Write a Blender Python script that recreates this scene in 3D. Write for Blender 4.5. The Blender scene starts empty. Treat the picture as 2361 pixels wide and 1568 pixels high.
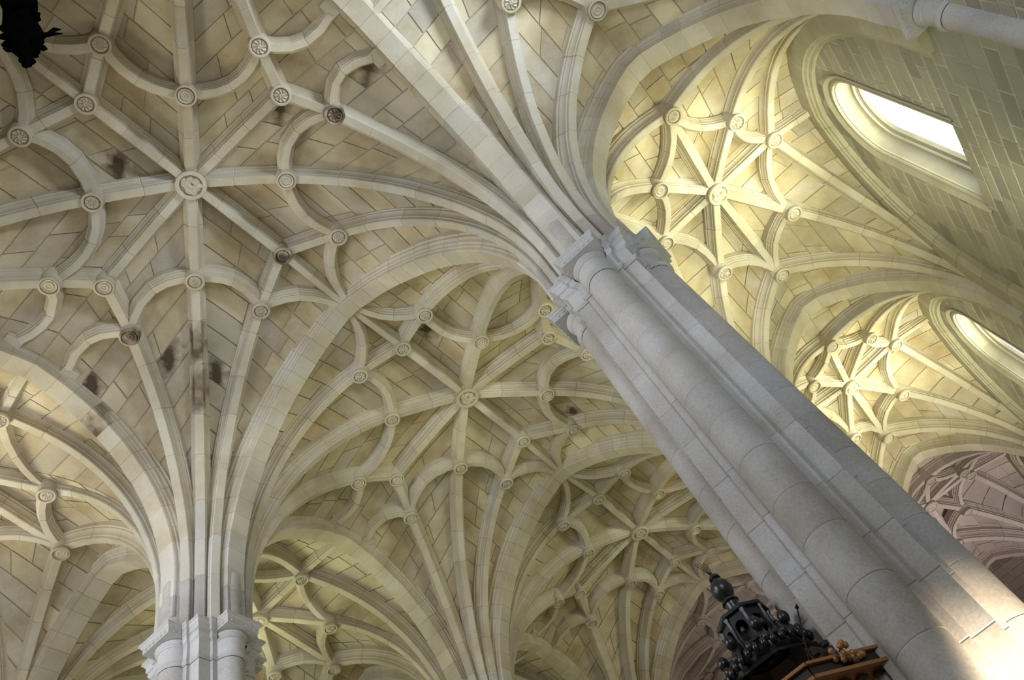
import bpy, bmesh, math, random
from mathutils import Vector, Matrix
random.seed(11)
R = random.Random(5)
SC = bpy.context.scene
COL = SC.collection
Z0 = 12.45            # height of the capital tops above the floor
L = 8.846             # bay length
W = 5.0               # half width of the nave, pier centre to axis
AX = 8.372            # axis of the side aisles
WALL = 11.4           # inner face of the side walls

# ------------------------------------------------------------------ camera, world, light, exposure
cd = bpy.data.cameras.new('camera'); cam = bpy.data.objects.new('camera', cd); COL.objects.link(cam)
cd.sensor_fit = 'HORIZONTAL'; cd.sensor_width = 36.0; cd.lens = 36.0 * 1860.756 / 2361.0
cd.clip_start = 0.05; cd.clip_end = 300
rt = Vector((0.7286694247579394, 0.616095554264708, -0.29911057727568935))
dn = Vector((-0.6684613814791804, 0.5447833140729735, -0.5063304476116497))
fw = Vector((-0.1489974861998667, 0.5688913856993532, 0.8088030294102453))
M = Matrix((( rt.x, -dn.x, -fw.x, 5.2313), (rt.y, -dn.y, -fw.y, -8.1436), (rt.z, -dn.z, -fw.z, Z0 - 10.8436), (0, 0, 0, 1)))
cam.matrix_world = M
SC.camera = cam
SC.view_settings.view_transform = 'Standard'; SC.view_settings.look = 'None'
SC.view_settings.exposure = -0.8; SC.view_settings.gamma = 1.0
try: SC.view_settings.use_curve_mapping = False
except Exception: pass
w = bpy.data.worlds.new('sky'); SC.world = w; w.use_nodes = True
bg = w.node_tree.nodes['Background']; bg.inputs[0].default_value = (0.86, 0.93, 1.0, 1); bg.inputs[1].default_value = 3.0
SC.cycles.use_denoising = True
SC.cycles.max_bounces = 8; SC.cycles.diffuse_bounces = 5; SC.cycles.sample_clamp_indirect = 6.0

def area(name, loc, target, sx, sy, power, col, spread=180):
    l = bpy.data.lights.new(name, 'AREA'); l.shape = 'RECTANGLE'; l.size = sx; l.size_y = sy
    l.energy = power; l.color = col; l.spread = math.radians(spread)
    o = bpy.data.objects.new(name, l); COL.objects.link(o)
    o.location = Vector(loc); d = Vector(target) - Vector(loc)
    o.rotation_euler = d.to_track_quat('-Z', 'Y').to_euler()
    return o
def spot(name, loc, target, power, col, ang, blend=.5, rad=.1):
    l = bpy.data.lights.new(name, 'SPOT'); l.energy = power; l.color = col
    l.spot_size = math.radians(ang); l.spot_blend = blend; l.shadow_soft_size = rad
    o = bpy.data.objects.new(name, l); COL.objects.link(o)
    o.location = Vector(loc); d = Vector(target) - Vector(loc)
    o.rotation_euler = d.to_track_quat('-Z', 'Y').to_euler()
    return o
DAY = (0.97, 1.0, 0.74); COOL = (0.80, 0.87, 1.0); YEL = (.94, 1.0, .56)
WY0 = lambda k: (k - .5) * L - .45
# daylight outside the tall windows of the right-hand wall, and of the left-hand wall
for k, p, c in ((0, 1000, (.74, .85, 1.0)), (1, 560, DAY), (2, 640, DAY)):
    area('window_daylight', (WALL + 1.5, WY0(k), Z0 + 1.0), (WALL - 6, WY0(k), Z0 + 5.4), 1.8, 4.2, p, c, 95)
for k, p, c in ((0, 950, (1.0, .94, .72)), (1, 480, YEL), (2, 110, YEL)):
    area('window_daylight_left', (-WALL - 1.5, WY0(k), Z0 + 1.0), (-WALL + 6, WY0(k), Z0 + 5.0), 2.0, 4.4, p, c, 115)
# the great west window behind the camera, and the smaller one at the end of the right aisle
area('west_window_daylight', (-1.5, -9.0, Z0 - 1.2), (.8, 3, Z0 - .9), 6.0, 4.0, 1000, COOL, 105)
area('west_aisle_window_daylight', (AX, -9.0, Z0 - 2.5), (AX - 1.5, 2, Z0 + 2.0), 3.0, 5.0, 850, (.70, .83, 1.0))
area('west_aisle_window_daylight', (-AX, -9.0, Z0 - 2.0), (-AX + 2.5, 2, Z0 + 1.5), 3.0, 5.0, 800, (.86, .92, 1.0))
# added upward fill lights near the floor, in place of bounced daylight
for k, p, c in ((0, 110, (1, .92, .62)), (1, 90, YEL), (2, 14, YEL)):
    area('nave_bounce_fill', (-1.0, WY0(k), 1.2), (0, WY0(k), Z0 + 6), 3.0, 3.0, p, c, 100)
for k, p, c in ((0, 80, (.80, .88, 1)), (1, 180, YEL), (2, 200, YEL)):
    area('aisle_bounce_fill', (AX + .6, WY0(k), 1.2), (AX - .3, WY0(k), Z0 + 5), 2.0, 3.0, p, c, 80)
for k, p, c in ((0, 170, (.90, .93, 1.0)), (1, 60, YEL), (2, 55, YEL)):
    area('aisle_bounce_fill_left', (-AX, WY0(k), 1.2), (-AX, WY0(k), Z0 + 5), 2.0, 3.0, p, c, 80)
for k, p in ((1, 230), (2, 250)):      # added fill lights below the windows, in place of sunlit-sill bounce
    area('sill_bounce_fill', (WALL - 1.7, WY0(k), Z0 - 4.5), (WALL - 2.2, WY0(k) + .3, Z0 + 5), 1.2, 3.0, p, (1, 1, .66), 62)
area('far_nave_fill', (0, WY0(3), 1.2), (0, WY0(3), Z0 + 6), 3, 3, 90, (1.0, .80, .66), 100)  # added upward fill with no lamp there, warming the far nave vault
area('far_aisle_fill', (AX + 1.5, WY0(3) + 1.5, 1.2), (AX, WY0(3), Z0 + 5), 2, 2, 420, (1.0, .90, .87), 70)  # added pinkish fill with no lamp there, brightening the far aisle vault
spot('pier_spotlight', (6.7, -2.2, Z0 - 11.4), (5.75, -.7, Z0 - 9.15), 7000, (1.0, .84, .60), 26, .7, .06)

# ------------------------------------------------------------------ materials
def nd(nt, t, loc=(0, 0), **kw):
    n = nt.nodes.new(t); n.location = loc
    for k, v in kw.items(): setattr(n, k, v)
    return n
def stone(name, c1, c2, c3, rough=.88, mott=.55, scale=.9, speck=.0, bump=.25, stain=None, varied=.5):
    m = bpy.data.materials.new(name); m.use_nodes = True; nt = m.node_tree; ln = nt.links.new
    b = nt.nodes['Principled BSDF']; b.inputs['Roughness'].default_value = rough
    b.inputs['Specular IOR Level'].default_value = .25
    geo = nd(nt, 'ShaderNodeNewGeometry'); oi = nd(nt, 'ShaderNodeObjectInfo')
    add = nd(nt, 'ShaderNodeMath', operation='ADD'); ln(oi.outputs['Random'], add.inputs[0]); ln(geo.outputs['Random Per Island'], add.inputs[1])
    fr = nd(nt, 'ShaderNodeMath', operation='FRACT'); ln(add.outputs[0], fr.inputs[0])
    ramp = nd(nt, 'ShaderNodeValToRGB'); cr = ramp.color_ramp
    mixc = lambda t: tuple(c1[i] * (1 - t) + c2[i] * t for i in range(3)) + (1,)
    cr.elements[0].color = mixc(.5 - varied / 2); cr.elements[1].color = mixc(.5 + varied / 2)
    e3 = cr.elements.new(.5); e3.color = tuple(.5 * mixc(.5)[i] + .5 * (c3[i] * .45 + c1[i] * .55) for i in range(3)) + (1,)
    ln(fr.outputs[0], ramp.inputs[0])
    n1 = nd(nt, 'ShaderNodeTexNoise'); n1.inputs['Scale'].default_value = scale; n1.inputs['Detail'].default_value = 6; n1.inputs['Roughness'].default_value = .62
    ln(geo.outputs['Position'], n1.inputs['Vector'])
    r1 = nd(nt, 'ShaderNodeValToRGB'); r1.color_ramp.elements[0].position = .40; r1.color_ramp.elements[1].position = .66
    r1.color_ramp.elements[0].color = (0, 0, 0, 1); r1.color_ramp.elements[1].color = (mott, mott, mott, 1)
    ln(n1.outputs[0], r1.inputs[0])
    mx = nd(nt, 'ShaderNodeMix', data_type='RGBA'); ln(r1.outputs[0], mx.inputs[0]); ln(ramp.outputs[0], mx.inputs[6]); mx.inputs[7].default_value = c3 + (1,)
    n0 = nd(nt, 'ShaderNodeTexNoise'); n0.inputs['Scale'].default_value = .33; n0.inputs['Detail'].default_value = 5
    ln(geo.outputs['Position'], n0.inputs['Vector'])
    m0 = nd(nt, 'ShaderNodeMapRange'); m0.inputs[1].default_value = .35; m0.inputs[2].default_value = .68; m0.inputs[3].default_value = 1.08; m0.inputs[4].default_value = 1.08 - mott * .5
    ln(n0.outputs[0], m0.inputs[0])
    ob = nd(nt, 'ShaderNodeMapRange'); ob.inputs[3].default_value = 1 - .13 * varied; ob.inputs[4].default_value = 1 + .1 * varied
    f2 = nd(nt, 'ShaderNodeMath', operation='MULTIPLY'); f2.inputs[1].default_value = 7.31; ln(fr.outputs[0], f2.inputs[0])
    f3 = nd(nt, 'ShaderNodeMath', operation='FRACT'); ln(f2.outputs[0], f3.inputs[0]); ln(f3.outputs[0], ob.inputs[0])
    m01 = nd(nt, 'ShaderNodeMath', operation='MULTIPLY'); ln(m0.outputs[0], m01.inputs[0]); ln(ob.outputs[0], m01.inputs[1])
    n2 = nd(nt, 'ShaderNodeTexNoise'); n2.inputs['Scale'].default_value = 38; n2.inputs['Detail'].default_value = 4
    ln(geo.outputs['Position'], n2.inputs['Vector'])
    mr = nd(nt, 'ShaderNodeMapRange'); mr.inputs[1].default_value = .3; mr.inputs[2].default_value = .7
    mr.inputs[3].default_value = 1 - .06 - speck; mr.inputs[4].default_value = 1 + .05 + speck
    ln(n2.outputs[0], mr.inputs[0])
    ml = nd(nt, 'ShaderNodeVectorMath', operation='MULTIPLY'); m02 = nd(nt, 'ShaderNodeMath', operation='MULTIPLY'); ln(mr.outputs[0], m02.inputs[0]); ln(m01.outputs[0], m02.inputs[1]); ln(mx.outputs[2], ml.inputs[0]); ln(m02.outputs[0], ml.inputs[1])
    col = ml.outputs[0]
    if stain:
        tc = nd(nt, 'ShaderNodeTexCoord'); n3 = nd(nt, 'ShaderNodeTexNoise'); n3.inputs['Scale'].default_value = 2.6; n3.inputs['Detail'].default_value = 5
        ln(tc.outputs['Object'], n3.inputs['Vector'])
        ds = nd(nt, 'ShaderNodeVectorMath', operation='LENGTH'); ln(tc.outputs['Object'], ds.inputs[0])
        sb = nd(nt, 'ShaderNodeMath', operation='MULTIPLY_ADD'); ln(ds.outputs['Value'], sb.inputs[0]); sb.inputs[1].default_value = -.62; ln(n3.outputs[0], sb.inputs[2])
        r3 = nd(nt, 'ShaderNodeMapRange'); r3.inputs[1].default_value = .24; r3.inputs[2].default_value = .50; r3.inputs[4].default_value = .95; ln(sb.outputs[0], r3.inputs[0])
        m3 = nd(nt, 'ShaderNodeMix', data_type='RGBA'); ln(r3.outputs[0], m3.inputs[0]); ln(col, m3.inputs[6]); m3.inputs[7].default_value = stain + (1,)
        col = m3.outputs[2]
    ln(col, b.inputs['Base Color'])
    if bump:
        bp = nd(nt, 'ShaderNodeBump'); bp.inputs['Strength'].default_value = bump; bp.inputs['Distance'].default_value = .012
        n4 = nd(nt, 'ShaderNodeTexNoise'); n4.inputs['Scale'].default_value = 14; n4.inputs['Detail'].default_value = 6
        ln(geo.outputs['Position'], n4.inputs['Vector']); ln(n4.outputs[0], bp.inputs['Height']); ln(bp.outputs[0], b.inputs['Normal'])
    return m
def plain(name, c, rough=.5, metal=0., spec=.5, emit=None, estr=0):
    m = bpy.data.materials.new(name); m.use_nodes = True; b = m.node_tree.nodes['Principled BSDF']
    b.inputs['Base Color'].default_value = c + (1,); b.inputs['Roughness'].default_value = rough; b.inputs['Metallic'].default_value = metal
    b.inputs['Specular IOR Level'].default_value = spec
    nt = m.node_tree; n = nd(nt, 'ShaderNodeTexNoise'); n.inputs['Scale'].default_value = 25
    mp = nd(nt, 'ShaderNodeMapRange'); mp.inputs[3].default_value = rough * .8; mp.inputs[4].default_value = min(1, rough * 1.25)
    nt.links.new(n.outputs[0], mp.inputs[0]); nt.links.new(mp.outputs[0], b.inputs['Roughness'])
    return m
MW = stone('web_stone', (.66, .57, .395), (.56, .505, .425), (.38, .28, .145), mott=.82, scale=.8, varied=1.0)
MWS = stone('web_stone_stained', (.66, .575, .42), (.55, .50, .44), (.40, .30, .165), mott=.7, stain=(.06, .04, .022))
MR = stone('rib_stone', (.66, .59, .46), (.58, .54, .47), (.44, .35, .21), mott=.6, scale=1.1, varied=.55)
MS = stone('springer_stone', (.64, .60, .52), (.57, .54, .485), (.42, .35, .25), mott=.45, varied=.5)
MRS = stone('rib_stone_stained', (.58, .50, .38), (.55, .5, .4), (.36, .27, .16), stain=(.10, .068, .042))
MM = stone('vault_mortar', (.40, .335, .225), (.43, .37, .26), (.30, .24, .15), mott=.5)
MWP = stone('pink_lit_web_stone', (.54, .47, .435), (.46, .40, .375), (.34, .25, .21), mott=.5)  # pinkish light of the far bay put partly into the web colour
MRP = stone('pink_lit_rib_stone', (.57, .50, .465), (.50, .44, .415), (.36, .28, .23), mott=.4)  # same far-bay light put partly into the rib colour
MP = stone('pier_granite', (.60, .575, .555), (.52, .50, .485), (.34, .27, .19), mott=.68, scale=.55, speck=.05, bump=.35)
MC = stone('capital_granite', (.56, .54, .525), (.50, .485, .475), (.33, .29, .24), mott=.35, scale=1.2, speck=.03)
ML = stone('wall_stone', (.46, .43, .34), (.31, .29, .245), (.36, .33, .24), mott=.5, scale=.8, bump=.4, varied=1.0)
MLM = stone('wall_mortar', (.58, .55, .45), (.62, .59, .48), (.45, .42, .32), mott=.4)
MWF = stone('far_wall_stone', (.44, .38, .34), (.33, .29, .27), (.30, .25, .2), mott=.5, varied=1.0)
MWD = stone('window_surround', (.52, .48, .36), (.47, .44, .35), (.34, .30, .2), mott=.5, scale=1.6)
MFL = stone('floor_stone', (.40, .37, .32), (.33, .31, .28), (.25, .22, .19), rough=.6)
MBK = plain('black_wood', (.010, .010, .011), .32, 0, .6)
MSB = plain('silhouette_black', (.004, .004, .004), 1.0, 0, 0.0)  # backlit silhouette put into the colour of the hanging ornament
MIR = plain('black_iron', (.02, .02, .02), .5, .6)
MBR = plain('brown_wood', (.11, .05, .022), .5)
MOR = plain('orange_wood', (.38, .17, .06), .42)
MDK = plain('dark_moulding', (.03, .018, .012), .5)
mg = bpy.data.materials.new('window_glass'); mg.use_nodes = True; nt = mg.node_tree
for n in list(nt.nodes): nt.nodes.remove(n)
o_ = nd(nt, 'ShaderNodeOutputMaterial'); tr = nd(nt, 'ShaderNodeBsdfTransparent'); gl = nd(nt, 'ShaderNodeBsdfGlossy'); mx_ = nd(nt, 'ShaderNodeMixShader'); fr_ = nd(nt, 'ShaderNodeFresnel')
tr.inputs[0].default_value = (.96, .97, .96, 1); gl.inputs['Roughness'].default_value = .05
mx_.inputs[0].default_value = .06; nt.nodes.remove(fr_); nt.links.new(tr.outputs[0], mx_.inputs[1]); nt.links.new(gl.outputs[0], mx_.inputs[2]); nt.links.new(mx_.outputs[0], o_.inputs[0])
MGL = mg

# ------------------------------------------------------------------ object helpers
WL = {}
def tag(o, label=None, cat=None, group=None, kind=None):
    for k, v in (('label', label), ('category', cat), ('group', group), ('kind', kind)):
        if v: o[k] = v
    return o
def place(o, loc, parent):
    COL.objects.link(o)
    loc = Vector(loc); WL[o.name] = loc
    if parent is not None:
        o.parent = parent; o.location = loc - WL[parent.name]
    else: o.location = loc
    return o
def empty(name, loc, parent=None):
    o = bpy.data.objects.new(name, None); o.empty_display_size = .2
    return place(o, (loc[0], loc[1], loc[2] + Z0), parent)
def fixn(me):
    bm = bmesh.new(); bm.from_mesh(me); bmesh.ops.recalc_face_normals(bm, faces=bm.faces); bm.to_mesh(me); bm.free()
def mesh(name, V, F, mat, parent=None, smooth=None, loc=None):
    """one mesh object; V in capital-level coordinates, origin at the middle of the vertices"""
    n = len(V)
    if loc is None:
        loc = (sum(v[0] for v in V) / n, sum(v[1] for v in V) / n, sum(v[2] for v in V) / n)
    me = bpy.data.meshes.new(name)
    me.from_pydata([(v[0] - loc[0], v[1] - loc[1], v[2] - loc[2]) for v in V], [], F)
    fixn(me)
    if mat: me.materials.append(mat)
    if smooth is not None:
        me.shade_smooth()
        if smooth < 179: me.set_sharp_from_angle(angle=math.radians(smooth))
    return place(bpy.data.objects.new(name, me), (loc[0], loc[1], loc[2] + Z0), parent)
def put(name, me, loc, parent=None):
    return place(bpy.data.objects.new(name, me), (loc[0], loc[1], loc[2] + Z0), parent)
class MB:
    def __init__(s): s.V = []; s.F = []
    def add(s, V, F):
        n = len(s.V); s.V += [tuple(v) for v in V]; s.F += [tuple(i + n for i in f) for f in F]
    def box(s, c, h, rot=0):
        ca, sa = math.cos(rot), math.sin(rot); V = []
        for x in (-1, 1):
            for y in (-1, 1):
                for z in (-1, 1):
                    X, Y = x * h[0], y * h[1]; V.append((c[0] + X * ca - Y * sa, c[1] + X * sa + Y * ca, c[2] + z * h[2]))
        s.add(V, [(0, 1, 3, 2), (4, 6, 7, 5), (0, 4, 5, 1), (2, 3, 7, 6), (0, 2, 6, 4), (1, 5, 7, 3)])
    def lathe(s, c, prof, n=16, a0=0, a1=2 * math.pi, rot=0, gad=0, gn=8):
        full = abs(a1 - a0 - 2 * math.pi) < 1e-6; m = n if full else n + 1; V = []
        for (r, z) in prof:
            for i in range(m):
                a = a0 + (a1 - a0) * i / n + rot; rr = r * (1 + gad * abs(math.cos(gn * a / 2)))
                V.append((c[0] + rr * math.cos(a), c[1] + rr * math.sin(a), c[2] + z))
        F = []
        for j in range(len(prof) - 1):
            for i in range(m if full else m - 1):
                i2 = (i + 1) % m; F.append((j * m + i, j * m + i2, (j + 1) * m + i2, (j + 1) * m + i))
        s.add(V, F)
    def tube(s, pts, r, n=6):
        V = []; F = []; P = [Vector(p) for p in pts]
        rs = r if isinstance(r, (list, tuple)) else [r] * len(P)
        for i, p in enumerate(P):
            t = (P[min(i + 1, len(P) - 1)] - P[max(i - 1, 0)]).normalized()
            u = t.orthogonal().normalized() if i == 0 else (u - t * u.dot(t)).normalized()
            v = t.cross(u)
            for k in range(n):
                a = 2 * math.pi * k / n; V.append(tuple(p + (u * math.cos(a) + v * math.sin(a)) * rs[i]))
        for i in range(len(P) - 1):
            for k in range(n): F.append((i * n + k, i * n + (k + 1) % n, (i + 1) * n + (k + 1) % n, (i + 1) * n + k))
        F.append(tuple(range(n))[::-1]); F.append(tuple((len(P) - 1) * n + k for k in range(n)))
        s.add(V, F)
    def build(s, name, mat, parent=None, smooth=None, loc=None): return mesh(name, s.V, s.F, mat, parent, smooth, loc)

# ------------------------------------------------------------------ moulding profiles (side, height above the soffit)
def mirror(h): return [(-a, b) for a, b in h[::-1]] + h
RIB = mirror([(.08, 0), (.095, .02), (.095, .085), (.113, .10), (.117, .155), (.135, .205), (.168, .25), (.168, .285), (.195, .305), (.195, .56)])
RIB2 = mirror([(.065, 0), (.078, .015), (.078, .06), (.095, .075), (.11, .13), (.135, .17), (.135, .20), (.155, .215), (.155, .46)])
ARCH = mirror([(.20, 0), (.215, .03), (.215, .10), (.245, .115), (.245, .16), (.275, .19), (.285, .25), (.32, .29), (.32, .35), (.36, .37), (.36, .62)])
ARCHW = mirror([(.23, 0), (.235, .16), (.27, .175), (.27, .21), (.30, .225), (.335, .30), (.365, .32), (.365, .38), (.39, .39), (.39, .6)])
FORM = mirror([(.13, 0), (.14, .08), (.17, .10), (.19, .17), (.22, .19), (.22, .95)])

def frame_path(P, side0):
    """unit side and up vectors along a path; side is horizontal"""
    out = []; s = Vector(side0)
    for i in range(len(P)):
        t = (P[min(i + 1, len(P) - 1)] - P[max(i - 1, 0)]).normalized()
        h = Vector((t.x, t.y, 0))
        if h.length > .05:
            s2 = Vector((h.y, -h.x, 0)).normalized()
            s = s2 if s2.dot(s) >= 0 else -s2
        u = s.cross(t)
        if u.length < 1e-6: u = Vector((0, 0, 1))
        out.append((s.copy(), u.normalized()))
    return out
def sweep_voussoirs(name, P, side0, prof, parent, mat, vl, groove=.011, up_sign=None, stains=(), smat=None, trim=0.0):
    """cut a swept moulding into voussoirs; the ends of each are a little smaller, so the joints read as grooves"""
    P = [Vector(p) for p in P]
    d = [0.0]
    for i in range(1, len(P)): d.append(d[-1] + (P[i] - P[i - 1]).length)
    tot = d[-1]; n = max(1, round(tot / vl))
    fr = frame_path(P, side0)
    def at(s):
        s = min(max(s, 0), tot); i = 0
        while i < len(d) - 2 and d[i + 1] < s: i += 1
        f = (s - d[i]) / max(d[i + 1] - d[i], 1e-9)
        p = P[i].lerp(P[i + 1], f); S = fr[i][0].lerp(fr[i + 1][0], f).normalized(); U = fr[i][1].lerp(fr[i + 1][1], f).normalized()
        return p, S, U
    cuts = [0.0]
    for i in range(1, n): cuts.append(tot * (i + R.uniform(-.13, .13)) / n)
    cuts.append(tot)
    m = len(prof); top = prof[-1][1]
    for a, b in zip(cuts[:-1], cuts[1:]):
        k = max(1, round((b - a) / .32)); e = .013
        secs = [(a, groove)] + [(a + e + (b - a - 2 * e) * j / k, 0) for j in range(k + 1)] + [(b, groove)]
        V = []; F = []
        du = R.uniform(-.004, .004); ds = R.uniform(-.004, .004)
        for s, g in secs:
            p, S, U = at(s)
            for (x, y) in prof:
                xx = x - math.copysign(min(g, abs(x)), x); yy = max(y, 0) + g * (1 - y / top)
                q = p + S * (xx + ds) + U * (yy + du); V.append((q.x, q.y, q.z))
        ns = len(secs)
        for j in range(ns - 1):
            for i in range(m - 1): F.append((j * m + i, j * m + i + 1, (j + 1) * m + i + 1, (j + 1) * m + i))
        F.append(tuple(range(m))); F.append(tuple((ns - 1) * m + i for i in range(m))[::-1])
        mm = mat
        if smat:
            pc = at((a + b) / 2)[0]
            for q in stains:
                if (pc - Vector(q)).length < (b - a) * .6: mm = smat
        zz = at((a + b) / 2)[0].z + R.uniform(-.35, .35)
        if mat is MR and zz < 2.3 and abs(abs(P[0].x) - W) < 1.3: mm = MP if zz < .7 else MS
        mesh(name, V, F, mm, parent)

# ------------------------------------------------------------------ curves
def arch_z(h, a, H, z0):
    r = (a * a + H * H) / (2 * a); h = min(max(h, 0), a)
    return z0 + math.sqrt(max(r * r - (r - h) ** 2, 0))
def arch_pts(a, H, z0, n=15, stilt=0.0):
    """offsets from the springing point h in 0..2a with heights"""
    r = (a * a + H * H) / (2 * a); am = math.acos((r - a) / r); out = []
    for i in range(n + 1):
        t = am * i / n; out.append((r - r * math.cos(t), z0 + r * math.sin(t)))
    out += [(2 * a - h, z) for h, z in out[-2::-1]]
    if stilt: out = [(0, z0 - stilt)] + out + [(2 * a, z0 - stilt)]
    return out
def solve_a(h1, dz, slope):
    """semi-axis of an ellipse with vertical start, rising dz over h1 with the given end slope"""
    lo, hi = h1 * 1.0001, h1 * 60
    f = lambda a: dz * ((a - h1) / a) / (a * (1 - ((a - h1) / a) ** 2))
    for _ in range(60):
        md = (lo + hi) / 2
        if f(md) < slope: lo = md
        else: hi = md
    return (lo + hi) / 2
class RibCurve:
    """height over plan distance: vertical start at (0,z0), through (h1,z1), ending at (h2,z2)"""
    def __init__(s, z0, h1, z1, h2, z2, k=1.25):
        s.z0, s.h1, s.z1, s.h2, s.z2 = z0, h1, z1, h2, z2
        m = (z2 - z1) / max(h2 - h1, 1e-6); s.m = max(.02, m * k)
        s.m = min(s.m, .45 * (z1 - z0) / h1)
        s.a = solve_a(h1, z1 - z0, s.m); s.b = (z1 - z0) / math.sqrt(1 - ((s.a - h1) / s.a) ** 2)
    def z(s, h):
        if h <= s.h1:
            k = (s.a - max(h, 0)) / s.a; return s.z0 + s.b * math.sqrt(max(0, 1 - k * k))
        t = (h - s.h1) / max(s.h2 - s.h1, 1e-6); D = s.h2 - s.h1
        m0 = s.m * D; m1 = 2 * (s.z2 - s.z1) - m0
        return (2 * t ** 3 - 3 * t ** 2 + 1) * s.z1 + (t ** 3 - 2 * t ** 2 + t) * m0 + (-2 * t ** 3 + 3 * t ** 2) * s.z2 + (t ** 3 - t ** 2) * m1
def rib_points(S, B1, B2, z0, n=18):
    """plan path S -> B1 -> B2 (with heights at B1, B2)"""
    h1 = math.hypot(B1[0] - S[0], B1[1] - S[1]); h2 = h1 + math.hypot(B2[0] - B1[0], B2[1] - B1[1])
    c = RibCurve(z0, h1, B1[2], h2, B2[2]); P = [(S[0], S[1], .02)]
    for i in range(n + 1):
        k = 1 - (1 - i / n) ** 1.0
        h = h1 * (1 - math.cos(k * math.pi / 2)) if i < n else h1
        f = h / h1; P.append((S[0] + (B1[0] - S[0]) * f, S[1] + (B1[1] - S[1]) * f, c.z(h)))
    for i in range(1, 7):
        f = i / 6; P.append((B1[0] + (B2[0] - B1[0]) * f, B1[1] + (B2[1] - B1[1]) * f, c.z(h1 + (h2 - h1) * f)))
    return P
def bow(A, B, K, sag, lift=.06, n=8):
    """curved liernes: plan arc from A to B bulging towards K"""
    A = Vector(A); B = Vector(B); ch = B - A; nrm = Vector((-ch.y, ch.x, 0)).normalized()
    mid = (A + B) / 2
    if nrm.dot(Vector((K[0], K[1], mid.z)) - mid) < 0: nrm = -nrm
    P = []
    for i in range(n + 1):
        t = i / n; q = A.lerp(B, t) + nrm * (sag * 4 * t * (1 - t)); q.z += lift * 4 * t * (1 - t); P.append(q)
    return P

# ------------------------------------------------------------------ carved bosses
def boss_mesh(name, r, kind, seed):
    rr = random.Random(seed); nr = 13; n = 40; V = [(0, 0, -.01 if kind == 'rose' else .0)]; F = []
    rim = .70 if kind != 'plain' else .78
    for j in range(1, nr + 1):
        t = j / nr
        for i in range(n):
            a = 2 * math.pi * i / n
            if t > rim: z = -.035 if t < .97 else -.02
            elif t > rim - .07: z = .03
            elif kind == 'rose': z = -.012 - .03 * abs(math.cos(a * 5 + t * 2.2)) * math.sin(min(1, t / rim) * math.pi) if t > .14 else -.03
            elif kind == 'figure': z = .02
            elif kind == 'spiral': z = -.014 - .02 * math.cos(a * 9 + t * 7) if t > .16 else -.03
            else: z = .0 - .012 * math.cos(t * 18)
            V.append((r * t * math.cos(a), r * t * math.sin(a), z * (r / .2) ** .6))
    for i in range(n): F.append((0, 1 + (i + 1) % n, 1 + i))
    for j in range(nr - 1):
        for i in range(n): F.append((1 + j * n + i, 1 + j * n + (i + 1) % n, 1 + (j + 1) * n + (i + 1) % n, 1 + (j + 1) * n + i))
    base = 1 + (nr - 1) * n; prev = base
    for (q, z) in ((1.0, .03), (.93, .05), (.93, .10), (1.06, .13), (1.06, .45)):
        s = len(V)
        for i in range(n):
            a = 2 * math.pi * i / n; V.append((r * q * math.cos(a), r * q * math.sin(a), z))
        for i in range(n): F.append((prev + i, prev + (i + 1) % n, s + (i + 1) % n, s + i))
        prev = s
    me = bpy.data.meshes.new(name); me.from_pydata(V, [], F); fixn(me); me.materials.append(MR); me.shade_smooth(); me.set_sharp_from_angle(angle=math.radians(50))
    return me
def figure_mesh(r, seed):
    """lumpy carved relief inside the ring of a central keystone"""
    rr = random.Random(seed); b = MB()
    for k in range(16):
        a = rr.uniform(0, 6.28); d = r * .55 * math.sqrt(rr.random()); c = (d * math.cos(a), d * math.sin(a)); s = rr.uniform(.035, .085) * r / .3
        rot = rr.uniform(0, 3.14); e = rr.uniform(1.0, 2.6); V = []; F = []; n = 8
        for j, (q, z) in enumerate(((1, .02), (.8, -.02), (.45, -.04))):
            for i in range(n):
                t = 2 * math.pi * i / n; x = s * e * q * math.cos(t); y = s * q * math.sin(t)
                V.append((c[0] + x * math.cos(rot) - y * math.sin(rot), c[1] + x * math.sin(rot) + y * math.cos(rot), z))
        for j in range(2):
            for i in range(n): F.append((j * n + i, (j + 1) * n + i, (j + 1) * n + (i + 1) % n, j * n + (i + 1) % n))
        F.append(tuple(2 * n + i for i in range(n)))
        b.add(V, F)
    me = bpy.data.meshes.new('carved_figure'); me.from_pydata(b.V, [], b.F); fixn(me); me.materials.append(MR); me.shade_smooth(); return me
BM = {k: boss_mesh('boss', .205, k, 3 + i) for i, k in enumerate(('rose', 'spiral', 'plain'))}
BK = boss_mesh('boss', .31, 'figure', 9); FIG = [figure_mesh(.31, s) for s in (1, 2, 3)]
BAK = boss_mesh('boss', .28, 'figure', 10)
def variant(me, mat):
    c = me.copy(); c.materials.clear(); c.materials.append(mat); return c
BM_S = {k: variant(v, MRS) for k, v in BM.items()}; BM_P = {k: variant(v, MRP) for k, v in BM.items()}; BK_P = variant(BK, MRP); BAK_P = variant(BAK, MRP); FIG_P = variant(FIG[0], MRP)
def add_boss(parent, loc, big, i, pink=False, stained=False, aisle=False):
    if big:
        o = put('keystone', (BAK_P if pink else BAK) if aisle else (BK_P if pink else BK), loc, parent)
        put('carved_figure', FIG_P if pink else FIG[i % 3], loc, o)
    else:
        k = ('rose', 'spiral', 'plain')[i % 3]
        o = put('boss', (BM_P if pink else BM_S if stained else BM)[k], loc, parent)
        o.rotation_euler.z = R.uniform(0, 6.28)
    return o

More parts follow.
